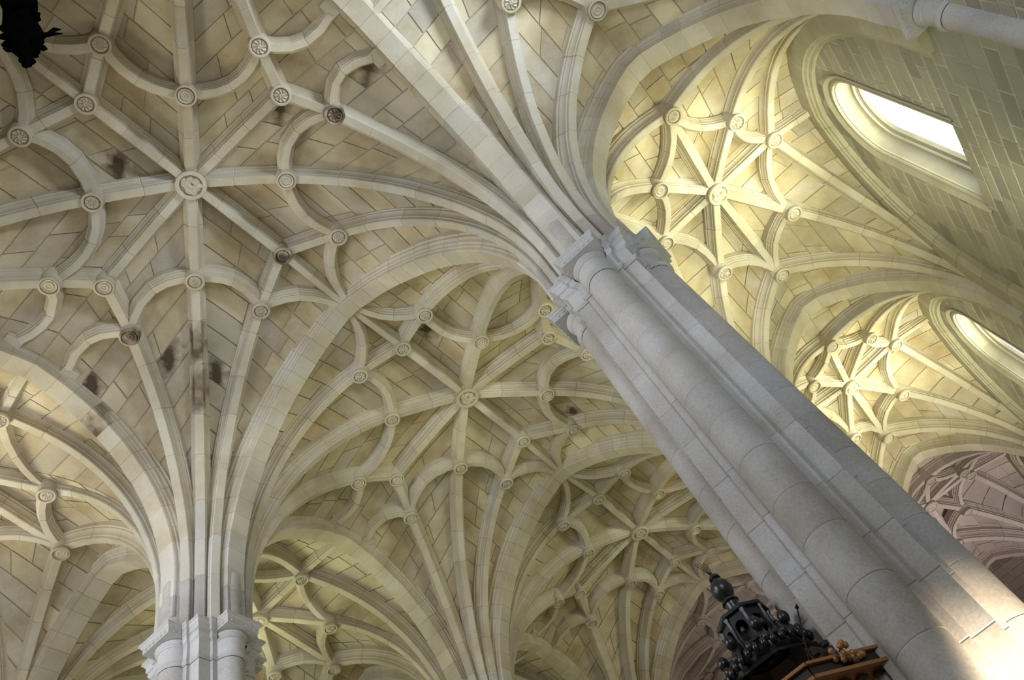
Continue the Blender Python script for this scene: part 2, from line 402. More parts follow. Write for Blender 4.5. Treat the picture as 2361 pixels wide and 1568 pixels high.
# ------------------------------------------------------------------ vault webs
STAIN_WEB = [(-3.2, -2.7), (-2.8, -2.72), (-4.15, -3.3), (-2.72, -1.5), (-.62, -5.46), (2.13, -4.23), (4.25, -3.75), (.76, 2.31), (1.48, 6.93)]
class Quadrant:
    """a quarter of a bay between the pier corner and the crown; plan rectangle Xc x Yc measured from the corner"""
    def __init__(q, px, py, sx, sy, Xc, Yc, ribs, apT, apA, z0, dome):
        q.px, q.py, q.sx, q.sy, q.Xc, q.Yc, q.dome, q.z0 = px, py, sx, sy, Xc, Yc, dome, z0
        q.aT, q.aA = apT, apA
        q.ribs = [(0.0, lambda u: arch_z(u * Xc, Xc, apT - z0, z0))]
        for (t, c, ln) in ribs: q.ribs.append((t, (lambda u, c=c, ln=ln: c.z(u * ln))))
        q.ribs.append((Xc + Yc, lambda u: arch_z(u * Yc, Yc, apA - z0, z0)))
    def z(q, x, y):
        x = max(x, 0); y = max(y, 0); u = max(x / q.Xc, y / q.Yc, 1e-4)
        hx, hy = x / u, y / u
        t = hy if x / q.Xc >= y / q.Yc else q.Yc + (q.Xc - hx)
        for i in range(len(q.ribs) - 1):
            t0, f0 = q.ribs[i]; t1, f1 = q.ribs[i + 1]
            if t <= t1 + 1e-9: break
        s = min(max((t - t0) / max(t1 - t0, 1e-6), 0), 1); uu = min(u, 1.0)
        return f0(uu) * (1 - s) + f1(uu) * s + q.dome * (t1 - t0) * 4 * s * (1 - s) * uu * uu
    def p(q, x, y, off=0.0):
        z = q.z(x, y)
        if off:
            e = .02; gx = (q.z(x + e, y) - q.z(x - e if x > e else x, y)) / (2 * e if x > e else e); gy = (q.z(x, y + e) - q.z(x, y - e if y > e else y)) / (2 * e if y > e else e)
            n = Vector((-gx, -gy, 1)).normalized()
            x, y, z = x + n.x * off, y + n.y * off, z + n.z * off
        return (q.px + q.sx * x, q.py + q.sy * y, z)
    def flip(q): return q.sx * q.sy < 0
def courses(prof, Xc, h):
    """boundaries from the crown to the springing, equally spaced along the curve"""
    pts = [(Xc * i / 200, prof(i / 200)) for i in range(201)]
    d = [0]
    for a, b in zip(pts[:-1], pts[1:]): d.append(d[-1] + math.hypot(b[0] - a[0], b[1] - a[1]))
    tot = d[-1]; n = max(4, round(tot / h)); out = []; j = 0
    for i in range(n + 1):
        s = tot * i / n
        while j < 199 and d[j + 1] < s: j += 1
        f = (s - d[j]) / max(d[j + 1] - d[j], 1e-9); out.append(pts[j][0] + (pts[j + 1][0] - pts[j][0]) * min(1, f))
    return out
def web_stones(q, ch, sl, parent, mat, smat, budget, rest):
    G = .013
    for sector in (0, 1):
        prof = q.ribs[0][1] if sector == 0 else q.ribs[-1][1]
        A, B = (q.Xc, q.Yc) if sector == 0 else (q.Yc, q.Xc)
        xs = courses(prof, A, ch)
        for j in range(1, len(xs) - 1):
            x0, x1 = xs[j], xs[j + 1]
            if j == len(xs) - 2: x1 = A
            wid = B * (x0 + x1) / 2 / A; n = max(1, round(wid / (sl * R.uniform(.85, 1.2))))
            off = R.uniform(.25, .75) if n > 1 else 1
            cut = [0.0]
            if n > 1:
                for i in range(n - 1): cut.append((i + off + R.uniform(-.12, .12)) / (n - .5 + .5 * off))
            cut.append(1.0)
            for a, b in zip(cut[:-1], cut[1:]):
                if b - a < .02: continue
                def co(i, f):   # corner along the course: fraction i across, f along
                    x = x0 + (x1 - x0) * i; return x, B * x / A * f
                w0 = max(B * x0 / A, .05); dl = abs(b - a) * wid
                gi = min(G / max(x1 - x0, .03), .3); gf = min(G / max(wid, .05), (b - a) * .3)
                nu, nv = 2, max(1, min(4, round(dl / .4))); V = []; dz = R.uniform(-.006, .008); tl = R.uniform(-.006, .006)
                for lay in (0, 1):
                    for iu in range(nu + 1):
                        for iv in range(nv + 1):
                            i = gi + (1 - 2 * gi) * iu / nu; f = a + gf + (b - a - 2 * gf) * iv / nv
                            x, y = co(i, f)
                            if f < 1e-3 + gf: y -= .0
                            o = (dz + tl * (iv / nv - .5)) if lay == 0 else .07
                            V.append(q.p(x, y, o) if sector == 0 else q.p(y, x, o))
                N = (nu + 1) * (nv + 1); F = []
                idx = lambda iu, iv, l=0: l * N + iu * (nv + 1) + iv
                for iu in range(nu):
                    for iv in range(nv): F.append((idx(iu, iv), idx(iu, iv + 1), idx(iu + 1, iv + 1), idx(iu + 1, iv)))
                ring = [(0, iv) for iv in range(nv)] + [(iu, nv) for iu in range(nu)] + [(nu, iv) for iv in range(nv, 0, -1)] + [(iu, 0) for iu in range(nu, 0, -1)]
                for (p, r) in zip(ring, ring[1:] + ring[:1]): F.append((idx(*r), idx(*p), idx(*p, 1), idx(*r, 1)))
                if (sector == 0) == q.flip(): F = [f[::-1] for f in F]
                c = V[N // 2]
                size = dl * math.dist(V[idx(0, nv // 2)], V[idx(nu, nv // 2)])
                rest.append((size, V, F, c))
def add_web(parent, quads, ch, sl, mat, mortar, smat=None):
    rest = []
    for q in quads: web_stones(q, ch, sl, parent, mat, smat, 300, rest)
    rest.sort(key=lambda r: -r[0])
    dark = set()
    if smat:
        for s in STAIN_WEB:
            j = min(range(min(300, len(rest))), key=lambda i: math.hypot(rest[i][3][0] - s[0], rest[i][3][1] - s[1]))
            if math.hypot(rest[j][3][0] - s[0], rest[j][3][1] - s[1]) < .6: dark.add(j)
    for j, (size, V, F, c) in enumerate(rest[:300]):
        m = smat if j in dark else mat
        mesh('web_stone', V, F, m, parent, 30)
    if len(rest) > 300:
        b = MB()
        for size, V, F, c in rest[300:]: b.add(V, F)
        tag(b.build('small_web_stone', mat, parent, 30), kind='stuff')
    b = MB()
    for q in quads:
        n = 28; V = []; F = []
        for i in range(n + 1):
            for j in range(n + 1):
                x = (q.Xc + .03) * (1 - math.cos(math.pi / 2 * i / n)); y = (q.Yc + .03) * (1 - math.cos(math.pi / 2 * j / n))
                V.append(q.p(x, y, .02))
        for i in range(n):
            for j in range(n):
                f = (i * (n + 1) + j, i * (n + 1) + j + 1, (i + 1) * (n + 1) + j + 1, (i + 1) * (n + 1) + j)
                F.append(f[::-1] if q.flip() else f)
        b.add(V, F)
    b.build('mortar_bed', mortar, parent, 180)

WO = .47     # web above the face of the bosses
ZS = 1.0     # springing height above the capitals
CO = .30     # corner of the webs from the pier centre
def vault(kind, xc, k, bosses, label, group, pink=False, ch=.5, sl=.85, stained=False):
    """one bay. bosses: dict of placed points. kind 'nave' or 'aisle'"""
    yc = (k - .5) * L; nave = kind == 'nave'
    half = W if nave else AX - W
    root = empty('ribbed_vault', (xc, yc, bosses['K'][2])); tag(root, label, 'vault', group)
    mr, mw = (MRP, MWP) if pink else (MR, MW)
    sm = MRS if stained else None
    K = bosses['K']
    lift = .085 if nave else .13
    up = lambda b: (b[0], b[1], b[2] + lift)
    apT = 6.55 if nave else 5.25; apA = 5.62
    Xc, Yc = half - CO, L / 2 - CO; quads = []
    rst = [(-2.82, -2.04, 5.3)] if stained else []
    def rib(P, prof, vl, name='rib', sag=None):
        e = empty(name, tuple(P[len(P) // 2]), root)
        sweep_voussoirs('voussoir', P, (P[-1][1] - P[0][1], -(P[-1][0] - P[0][0]), 0), prof, e, mr, vl, stains=rst, smat=sm)
    for sx in (1, -1):
        for sy in (1, -1):
            px, py = xc + sx * half, yc + sy * L / 2     # pier centre
            cx, cy = px - sx * CO, py - sy * CO
            def loc(b): return ((cx - b[0]) * sx, (cy - b[1]) * sy)
            rb = []
            def curve(b1, b2, t):
                x1, y1 = loc(b1); u1 = max(x1 / Xc, y1 / Yc)
                hx, hy = (Xc, t) if t <= Yc else (Xc - (t - Yc), Yc)
                ln = math.hypot(hx, hy); return RibCurve(ZS, ln * min(u1, .97), b1[2] + WO, ln, b2[2] + WO), ln
            D = bosses[('D', sx, sy)]
            if nave:
                Rt = bosses[('Rt', sy)]; Rs = bosses[('Rs', sx)]; Tt = bosses[('Tt', sx, sy)]; Ts = bosses[('Ts', sx, sy)]
                tt = min(max((cy - Rt[1]) * sy, .3), Yc - .3); ts = Yc + min(max((Rs[0] - xc) * sx, .3), Xc - .3)
                for (t, b1, b2) in ((tt, Tt, Rt), (Yc, D, K), (ts, Ts, Rs)): c, ln = curve(b1, b2, t); rb.append((t, c, ln))
            else:
                Rt = bosses[('R', sy)]; Rs = bosses[('Rs', sx)]
                tt = (cy - Rt[1]) * sy; ts = Yc + (Rs[0] - xc) * sx
                for (t, b1, b2) in ((tt, None, Rt), (Yc, D, K), (ts, None, Rs)):
                    if b1 is None:
                        hx, hy = (Xc, t) if t <= Yc else (Xc - (t - Yc), Yc)
                        f = .8; h1 = math.hypot(hx, hy)
                        c = RibCurve(ZS, h1 * f, ZS + (b2[2] + WO - ZS) * .955, h1, b2[2] + WO); ln = h1
                    else: c, ln = curve(b1, b2, t)
                    rb.append((t, c, ln))
            q = Quadrant(cx, cy, -sx, -sy, Xc, Yc, rb, apT, apA, ZS, .035); quads.append(q)
            # ribs rising from the pier
            wallside = not nave and sx * xc > 0
            S = (lambda ax, ay: (px - sx * (.32 + (ax - .4) * .45), py - sy * (ay * .5))) if wallside else (lambda ax, ay: (px - sx * ax, py - sy * ay))
            rib(rib_points(S(.60, .60), up(D), up(K), ZS - .1), RIB, .95)
            if nave:
                rib(rib_points(S(.78, .40), up(Tt), up(Rt), ZS - .1), RIB, .95)
                rib(rib_points(S(.40, .78), up(Ts), up(Rs), ZS - .1), RIB, .95)
                Ap = (xc, yc + sy * (L / 2 - .2), 6.42)
                rib(bow(up(D), up(Tt), (xc, Rt[1], 0), .27, .05), RIB2, .9, 'curved_rib')
                rib(bow(up(D), up(Ts), (Rs[0], yc, 0), .36, .12), RIB2, .9, 'curved_rib')
                rib(bow(up(Tt), (Ap[0] + sx * .12, Ap[1], Ap[2] - .05), (xc, Rt[1], 0), .22, .05), RIB2, .9, 'curved_rib')
                bb = MB(); bb.box((px - sx * .33, yc + sy * .62, 5.60), (.14, .17, .16)); bb.box((px - sx * .30, yc + sy * .68, 5.74), (.17, .24, .12)); bb.build('corbel_block', mr, root)
                rib(bow(up(Ts), (px - sx * .42, yc + sy * .55, 5.42), (Rs[0], yc, 0), .30, .08), RIB2, .9, 'curved_rib')
            else:
                for (B, s0) in ((Rt, (.78, .40)), (Rs, (.40, .78))):
                    S0 = S(*s0); f = .80; B1 = (S0[0] + (B[0] - S0[0]) * f, S0[1] + (B[1] - S0[1]) * f, ZS + (B[2] + lift - ZS) * .955)
                    rib(rib_points(S0, B1, up(B), ZS - .1), RIB, .95)
                rib(bow(up(D), up(Rt), K, .25, .05), RIB2, .9, 'curved_rib')
                rib(bow(up(D), up(Rs), K, .25, .1), RIB2, .9, 'curved_rib')
    # spokes from the keystone and stubs to the arches
    for s in (1, -1):
        if nave:
            rib([Vector(up(K)).lerp(Vector(up(bosses[('Rt', s)])), i / 6) for i in range(7)], RIB, .9, 'ridge_rib')
            rib([Vector(up(K)).lerp(Vector(up(bosses[('Rs', s)])), i / 6) + Vector((0, 0, .03 * math.sin(i / 6 * 3.14))) for i in range(7)], RIB, .9, 'ridge_rib')
            rib([Vector(up(bosses[('Rt', s)])).lerp(Vector((xc, yc + s * (L / 2 - .2), 6.40)), i / 6) for i in range(7)], RIB2, .9, 'ridge_rib')
        else:
            rib([Vector(up(K)).lerp(Vector(up(bosses[('R', s)])), i / 6) + Vector((0, 0, .04 * math.sin(i / 6 * 3.14))) for i in range(7)], RIB, .9, 'ridge_rib')
            rib([Vector(up(K)).lerp(Vector(up(bosses[('Rs', s)])), i / 6) for i in range(7)], RIB, .9, 'ridge_rib')
            rib([Vector(up(bosses[('Rs', s)])).lerp(Vector((xc + s * (half - .12), yc, 5.46)), i / 6) for i in range(7)], RIB2, .9, 'ridge_rib')
    i = 0
    for key, b in bosses.items():
        st = stained and key in (('Ts', -1, 1), ('Rt', 1), ('Ts', 1, 1))
        add_boss(root, b, key == 'K', i, pink, st, not nave); i += 1
    add_web(root, quads, ch, sl, mw, MM, MWS if stained or k == 1 else None)
    return root

def nave_bosses(k, over):
    yc = (k - .5) * L; d = {'K': (0, yc, 6.402)}
    for sx in (1, -1):
        d[('Rs', sx)] = (sx * 2.79, yc, 5.938)
        for sy in (1, -1):
            d[('D', sx, sy)] = (sx * 1.5, yc + sy * 1.286, 6.008)
            d[('Tt', sx, sy)] = (sx * 1.2, yc + sy * 2.915, 6.086)
            d[('Ts', sx, sy)] = (sx * 3.265, yc + sy * .95, 5.54)
    for sy in (1, -1): d[('Rt', sy)] = (0, yc + sy * 2.44, 6.412)
    for kk, v in over.items(): d[kk] = (v[0], v[1], d[kk][2])
    return d
def aisle_bosses(side, k, over, dx=0, dy=0):
    yc = (k - .5) * L + dy; xc = side * AX + dx; d = {'K': (xc, yc, 5.447)}
    for s in (1, -1):
        d[('Rs', s)] = (xc + s * 1.753, yc, 5.542); d[('R', s)] = (xc, yc + s * 2.856, 4.882)
        for sy in (1, -1): d[('D', s, sy)] = (xc + s * 1.103, yc + sy * 1.615, 5.041)
    for kk, v in over.items(): d[kk] = (v[0], v[1], d[kk][2])
    return d
NB0 = {'K': (0, -4.45), ('Rs', 1): (2.75, -4.5), ('D', 1, 1): (1.48, -3.23), ('Tt', 1, 1): (1.25, -1.52), ('Ts', 1, 1): (3.25, -3.6), ('D', 1, -1): (1.47, -5.73), ('Tt', 1, -1): (1.15, -7.33), ('Ts', 1, -1): (3.21, -5.46), ('Rs', -1): (-2.78, -4.39), ('D', -1, 1): (-1.54, -3.11), ('Tt', -1, 1): (-1.24, -1.56), ('Ts', -1, 1): (-3.24, -3.41), ('D', -1, -1): (-1.41, -5.65), ('Tt', -1, -1): (-1.2, -7.3), ('Ts', -1, -1): (-3.21, -5.25), ('Rt', 1): (.01, -2.0), ('Rt', -1): (-.01, -6.84)}
NB1 = {'K': (.04, 4.41), ('Rs', 1): (2.82, 4.41), ('D', 1, 1): (1.62, 5.88), ('Tt', 1, 1): (1.32, 7.58), ('Ts', 1, 1): (3.265, 5.368), ('D', 1, -1): (1.55, 3.12), ('Tt', 1, -1): (1.13, 1.47), ('Ts', 1, -1): (3.34, 3.4), ('Rs', -1): (-2.88, 4.51), ('D', -1, 1): (-1.57, 5.76), ('Tt', -1, 1): (-1.18, 7.4), ('Ts', -1, 1): (-3.42, 5.52), ('D', -1, -1): (-1.55, 3.01), ('Tt', -1, -1): (-1.13, 1.45), ('Ts', -1, -1): (-3.35, 3.45), ('Rt', 1): (.04, 6.91), ('Rt', -1): (.02, 1.92)}
NB2 = {'K': (.01, 13.33), ('D', 1, 1): (1.43, 14.57), ('Tt', 1, 1): (1.18, 16.2), ('D', 1, -1): (1.54, 11.99), ('Tt', 1, -1): (1.31, 10.33), ('Rs', -1): (-2.78, 13.17), ('D', -1, 1): (-1.49, 14.58), ('Tt', -1, 1): (-1.22, 16.13), ('Ts', -1, 1): (-3.26, 14.24), ('D', -1, -1): (-1.44, 11.96), ('Tt', -1, -1): (-1.21, 10.31), ('Rt', 1): (-.05, 15.79), ('Rt', -1): (.07, 10.82)}
RB0 = {('R', 1): (8.45, -1.56), ('D', -1, 1): (7.25, -2.85)}
RB1 = {'K': (8.36, 4.29), ('Rs', 1): (10.21, 4.3), ('R', 1): (8.36, 7.23), ('D', 1, 1): (9.5, 6.04), ('D', 1, -1): (9.55, 2.81), ('Rs', -1): (6.65, 4.41), ('R', -1): (8.45, 1.43), ('D', -1, 1): (7.26, 5.99), ('D', -1, -1): (7.27, 2.76)}
RB2 = {'K': (8.19, 13.36), ('Rs', 1): (10.03, 13.28), ('R', 1): (8.07, 15.78), ('D', 1, 1): (9.25, 14.75), ('D', 1, -1): (9.38, 11.66), ('R', -1): (8.32, 10.63)}
RB3 = {'K': (7.93, 21.62), ('Rs', 1): (9.77, 21.83), ('R', 1): (7.86, 23.9), ('D', 1, 1): (8.82, 22.77)}
LB0 = {('Rs', 1): (-6.5, -4.14), ('R', 1): (-8.47, -1.26), ('D', 1, 1): (-7.32, -2.42)}
LB1 = {'K': (-8.51, 4.55), ('Rs', 1): (-6.74, 4.54), ('R', 1): (-8.5, 7.3), ('D', 1, 1): (-7.39, 6.15), ('D', -1, 1): (-9.65, 6.09)}
GN, GA = 'star vaults of the nave', 'star vaults of the side aisles'
vault('nave', 0, 0, nave_bosses(0, NB0), 'largest star-ribbed vault overhead, with dark brown stains and a figure-carved keystone', GN, stained=True)
vault('nave', 0, 1, nave_bosses(1, NB1), 'star-ribbed nave vault just beyond the first wide arch, behind the tall grey pier', GN)
vault('nave', 0, 2, nave_bosses(2, NB2), 'smaller-looking star-ribbed nave vault above the black carved canopy, two arches away', GN, ch=.55, sl=.9)
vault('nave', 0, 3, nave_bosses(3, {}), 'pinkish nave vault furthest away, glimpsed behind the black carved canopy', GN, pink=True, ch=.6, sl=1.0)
vault('aisle', AX, 0, aisle_bosses(1, 0, RB0), 'pale vault above the tall grey pier head, cut by the upper edge', GA)
vault('aisle', AX, 1, aisle_bosses(1, 1, RB1), 'bright yellow-lit star vault beside the round-headed window, right of the tall pier', GA)
vault('aisle', AX, 2, aisle_bosses(1, 2, RB2), 'yellow star vault framed by the second aisle arch, beside the half-hidden window', GA, ch=.55)
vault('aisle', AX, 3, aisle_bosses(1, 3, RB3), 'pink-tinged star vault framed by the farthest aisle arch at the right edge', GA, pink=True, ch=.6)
vault('aisle', -AX, 0, aisle_bosses(-1, 0, LB0), 'star vault seen under the arch left of the left-hand pier', GA)
vault('aisle', -AX, 1, aisle_bosses(-1, 1, LB1), 'star vault seen under the arch just right of the left-hand pier', GA)
vault('aisle', -AX, 2, aisle_bosses(-1, 2, {}), 'shaded star vault barely seen under the far low arch at the bottom', GA, ch=.6)

# ------------------------------------------------------------------ big arches
def arch(name, p0, p1, inset, apex, z0, prof, label, group, mat=MR, vl=.45, stilt=0.97, stains=(), smat=None):
    p0 = Vector((p0[0], p0[1], 0)); p1 = Vector((p1[0], p1[1], 0)); d = (p1 - p0); ln = d.length; d.normalize()
    a = ln / 2 - inset; P = []
    for h, z in arch_pts(a, apex - z0, z0, 16, stilt):
        q = p0 + d * (inset + h); P.append(Vector((q.x, q.y, z)))
    root = empty(name, (p0.x, p0.y, z0)); tag(root, label, 'arch', group)
    # the soffit path turns over the crown; keep the side vector fixed
    sd = Vector((d.y, -d.x, 0))
    sweep_voussoirs('voussoir', P, sd, prof, root, mat, vl, stains=stains, smat=smat)
    return root
GT, GR, GX = 'transverse arches of the nave', 'arcade arches between the piers', 'transverse arches of the aisles'
arch('transverse_arch', (-W, 0), (W, 0), .88, 6.33, ZS, ARCH, 'wide moulded arch spanning from the left-hand pier to the tall grey pier', GT)
arch('transverse_arch', (-W, L), (W, L), .88, 6.33, ZS, ARCH, 'second wide moulded arch, in shadow, passing behind the tall grey pier', GT)
arch('transverse_arch', (-W, 2 * L), (W, 2 * L), .88, 6.33, ZS, ARCH, 'third wide moulded arch, brown and shadowy, above the black finial', GT)
arch('transverse_arch', (-W, -L), (W, -L), .88, 6.33, ZS, ARCH, 'moulded arch end behind the black hanging ornament in the top corner', GT)
arch('arcade_arch', (W, -L), (W, 0), .88, 5.38, 1.3, ARCH, 'long pale arch running from the top edge down to the tall pier head', GR)
arch('arcade_arch', (W, 0), (W, L), .88, 5.38, 1.3, ARCH, 'arch hidden behind the tall grey pier, between it and the pier beyond', GR)
arch('arcade_arch', (W, L), (W, 2 * L), .88, 5.38, 1.3, ARCH, 'second arch behind the tall grey pier, beside the far nave vault', GR)
arch('arcade_arch', (-W, -L), (-W, 0), .88, 5.38, 1.3, ARCH, 'moulded arch at the left edge with a dark stain, landing on the left-hand pier', GR, stains=[(-4.8, -2.75, 4.7)], smat=MRS)
arch('arcade_arch', (-W, 0), (-W, L), .88, 5.38, 1.3, ARCH, 'round moulded arch springing right from the left-hand pier', GR)
arch('arcade_arch', (-W, L), (-W, 2 * L), .88, 5.38, 1.3, ARCH, 'small far arch at the bottom, beyond the second ribbed springing', GR)
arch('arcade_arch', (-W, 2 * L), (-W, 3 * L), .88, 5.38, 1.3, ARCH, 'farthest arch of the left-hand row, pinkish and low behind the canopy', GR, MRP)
for k in range(4):
    arch('aisle_arch', (W, k * L), (2 * AX - W + .2, k * L), .86, 4.95, ZS, ARCHW,
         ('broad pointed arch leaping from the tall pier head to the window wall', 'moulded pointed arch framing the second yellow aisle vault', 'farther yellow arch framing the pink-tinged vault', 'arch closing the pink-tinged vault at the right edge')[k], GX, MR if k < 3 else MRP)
for k in range(3):
    arch('aisle_arch', (-W, k * L), (-2 * AX + W - .2, k * L), .86, 4.95, ZS, ARCHW,
         ('broad pointed arch left of the left-hand pier with a bright soffit', 'aisle arch behind the ribs right of the left-hand pier', 'hidden aisle arch under the far low arch')[k], GX)
for k in range(1, 4):
    y0, y1 = (k - 1) * L, k * L
    arch('wall_arch', (WALL + .02, y0), (WALL + .02, y1), .95, 5.12, ZS, FORM,
         ('thin wall rib above the picture top over the near window wall', 'thin moulded wall rib curving over the round-headed window', 'thin moulded wall rib over the half-hidden window', 'thin pinkish wall rib at the right edge')[k], 'wall ribs of the window wall', MWD, .7)

# ------------------------------------------------------------------ piers
QC = [(.25, .66), (.36, .66), (.36, .60), (.60, .60), (.60, .36), (.66, .36), (.66, .25)]
def quad_pts(sx, sy, o=0.0, base=None):
    return [(sx * (x + o), sy * (y + o)) for x, y in (base or QC)]
def core_block(z0, z1, sx, sy, g=.008):
    """one stepped corner stone of the pier core"""
    pts = QC; secs = [(z0, -g), (z0 + .012, 0), (z1 - .012, 0), (z1, -g)]; V = []; F = []
    m = len(pts) + 1
    for z, o in secs:
        for (x, y) in [(0.1, .1)] + [(a + o, b + o) for a, b in pts]: V.append((sx * x, sy * y, z))
    for j in range(3):
        for i in range(m):
            f = (j * m + i, j * m + (i + 1) % m, (j + 1) * m + (i + 1) % m, (j + 1) * m + i); F.append(f if sx * sy < 0 else f[::-1])
    F.append(tuple(range(m))); F.append(tuple(3 * m + i for i in range(m)))
    return V, F
def shaft_drum(z0, z1, ax, g=.007, r=.262, q=.65):
    V = []; F = []; n = 20
    for z, o in ((z0, -g), (z0 + .012, 0), (z1 - .012, 0), (z1, -g)):
        for i in range(n + 1):
            a = ax + (i / n - .5) * math.pi * 1.16; V.append((q * math.cos(ax) + (r + o) * math.cos(a), q * math.sin(ax) + (r + o) * math.sin(a), z))
    m = n + 1
    for j in range(3):
        for i in range(n): F.append((j * m + i, j * m + i + 1, (j + 1) * m + i + 1, (j + 1) * m + i))
        F.append((j * m + n, j * m, (j + 1) * m, (j + 1) * m + n))
    F.append(tuple(range(m))[::-1]); F.append(tuple(3 * m + i for i in range(m)))
    return V, F
_cache = {}
def unit_mesh(key, fn, mat, sm):
    if key not in _cache:
        V, F = fn(); me = bpy.data.meshes.new(key[0]); me.from_pydata(V, [], F); fixn(me); me.materials.append(mat); me.shade_smooth(); me.set_sharp_from_angle(angle=math.radians(sm)); _cache[key] = me
    return _cache[key]
CAPPROF = [(.13, -.02), (.16, 0.0), (.165, -.045), (.14, -.06), (.125, -.095), (.105, -.11), (.105, -.215), (.075, -.225), (.075, -.26), (.085, -.29), (.06, -.335), (.035, -.35), (.012, -.37), (.012, -.66), (.03, -.675), (.048, -.70), (.048, -.73), (.02, -.755), (0, -.765)]
def capital_core():
    b = MB()
    for sx in (1, -1):
        for sy in (1, -1):
            V = []; F = []; m = len(QC)
            for o, z in CAPPROF:
                for x, y in QC: V.append((sx * (x + o), sy * (y + o), z))
            for j in range(len(CAPPROF) - 1):
                for i in range(m - 1):
                    f = (j * m + i, j * m + i + 1, (j + 1) * m + i + 1, (j + 1) * m + i); F.append(f[::-1] if sx * sy > 0 else f)
            n = len(V); V += [(0.1 * sx, .1 * sy, -.02)]
            for i in range(m - 1): F.append((n, i, i + 1) if sx * sy < 0 else (n, i + 1, i))
            b.add(V, F)
    return b.V, b.F
def abacus():
    """square slab over a shaft (towards +x): cornice and fascia with a sunk row of small holes"""
    b = MB(); hw = .375; out = 1.073
    lv = [(0, -.02, .02), (0, 0, -.02), (0, -.05, -.024), (0, -.06, -.005), (0, -.095, .01), (0, -.11, .03), (0, -.218, .03)]
    V = []; F = []
    for _, z, o in lv: V += [(.55, -hw + o, z), (out - o, -hw + o, z), (out - o, hw - o, z), (.55, hw - o, z)]
    for j in range(len(lv) - 1):
        for i in range(3): F.append((j * 4 + i, (j + 1) * 4 + i, (j + 1) * 4 + i + 1, j * 4 + i + 1))
    F.append((0, 1, 2, 3)); n = (len(lv) - 1) * 4; F.append((n + 3, n + 2, n + 1, n)); b.add(V, F)
    for i in range(6): b.box((out - .026, -.25 + .1 * i, -.16), (.012, .018, .018))
    for s in (-1, 1):
        for i in range(3): b.box((.72 + .1 * i, s * (hw - .026), -.16), (.018, .012, .018))
    return b.V, b.F
def echinus():
    b = MB(); pr = [(.27, -.215), (.305, -.222), (.322, -.245), (.316, -.275), (.295, -.305), (.28, -.325), (.295, -.34), (.29, -.36), (.272, -.37), (.266, -.65), (.285, -.665), (.306, -.69), (.306, -.72), (.28, -.745), (.262, -.76)]
    b.lathe((.65, 0, 0), pr[::-1], 28, -math.pi * .62, math.pi * .62); return b.V, b.F
CZ = [-.765]
while CZ[-1] > -12.3: CZ.append(CZ[-1] - R.uniform(.52, .72))
CZ[-1] = -12.45
def pier(x, y, label, group, zmin=-12.45, top=2.3, axes=(0, 1, 2, 3), core_top=3.3, mat=MP, quads=((1, 1), (1, -1), (-1, 1), (-1, -1)), name='clustered_pier'):
    root = empty(name, (x, y, -12.45)); tag(root, label, 'pier', group)
    sfx = mat.name
    # shafts and core below the capital
    def shaft(ax):
        e = empty('shaft', (x, y, -6), root); ang = ax * math.pi / 2
        def put_d(z0, z1):
            h = round(z1 - z0, 2); me = unit_mesh(('drum', ax, h, sfx), lambda: shaft_drum(-h / 2, h / 2, ang), mat, 20)
            put('drum', me, (x, y, (z0 + z1) / 2), e)
        rr = random.Random(int(100 * x) + 7 * ax + int(y * 10)); z = -.765
        while z > zmin + .05:
            h = round(rr.choice((.54, .6, .66, .72)), 2); z1 = max(z - h, zmin); put_d(z1, z); z = z1
        z = 0.0
        while z < 1.15:
            h = .4; put_d(z, z + h); z += h
        V, F = shaft_drum(-.35, .35, ang)
        m = len(V) // 4
        for i in range(2 * m, 4 * m):
            a, b_, c_ = V[i]; f = .72; a, b_ = a * f, b_ * f; V[i] = (a, b_, c_)
        mesh('drum', [(x + a, y + b_, z + .35 + c_) for a, b_, c_ in V], F, mat, e, 20)
    for ax in axes: shaft(ax)
    for (sx, sy) in quads:
        e = empty('corner_pilaster', (x + .5 * sx, y + .5 * sy, -6), root)
        rr = random.Random(int(100 * x) + 17 * sx + 5 * sy + int(y * 10)); z = -.765
        def put_c(z0, z1):
            h = round(z1 - z0, 2); me = unit_mesh(('corner', sx, sy, h, sfx), lambda: core_block(-h / 2, h / 2, sx, sy), mat, 25)
            put('corner_stone', me, (x, y, (z0 + z1) / 2), e)
        while z > zmin + .05:
            h = rr.choice((.62, .74, .86)); z1 = max(z - h, zmin); put_c(z1, z); z = z1
        z = 0.0
        while z < core_top - .05:
            h = rr.choice((.5, .56)); put_c(z, min(z + h, core_top)); z += h
    c = put('capital', unit_mesh(('capital', sfx), capital_core, MC if mat is MP else mat, 25), (x, y, 0), root)
    for ax in axes:
        for nm, fn, sm in (('abacus', abacus, 25), ('echinus', echinus, 40)):
            o = put(nm, unit_mesh((nm, sfx), fn, MC if mat is MP else mat, sm), (x, y, 0), c); o.rotation_euler.z = ax * math.pi / 2
    return root
GP = 'clustered piers of the nave'
pier(W, 0, 'tall leaning grey pier with round shafts and moulded capital, filling the right half', GP)
pier(-W, 0, 'grey pier at the lower left with fanning ribs above its capital', GP)
pier(-W, L, 'pier just under the bottom edge, below the gathering far ribs', GP)
pier(W, L, 'pier hidden behind the tall leaning grey pier', GP)
pier(-W, 2 * L, 'far pier low at the bottom behind the black canopy', GP)
pier(W, 2 * L, 'far pier wholly behind the tall leaning grey pier', GP)

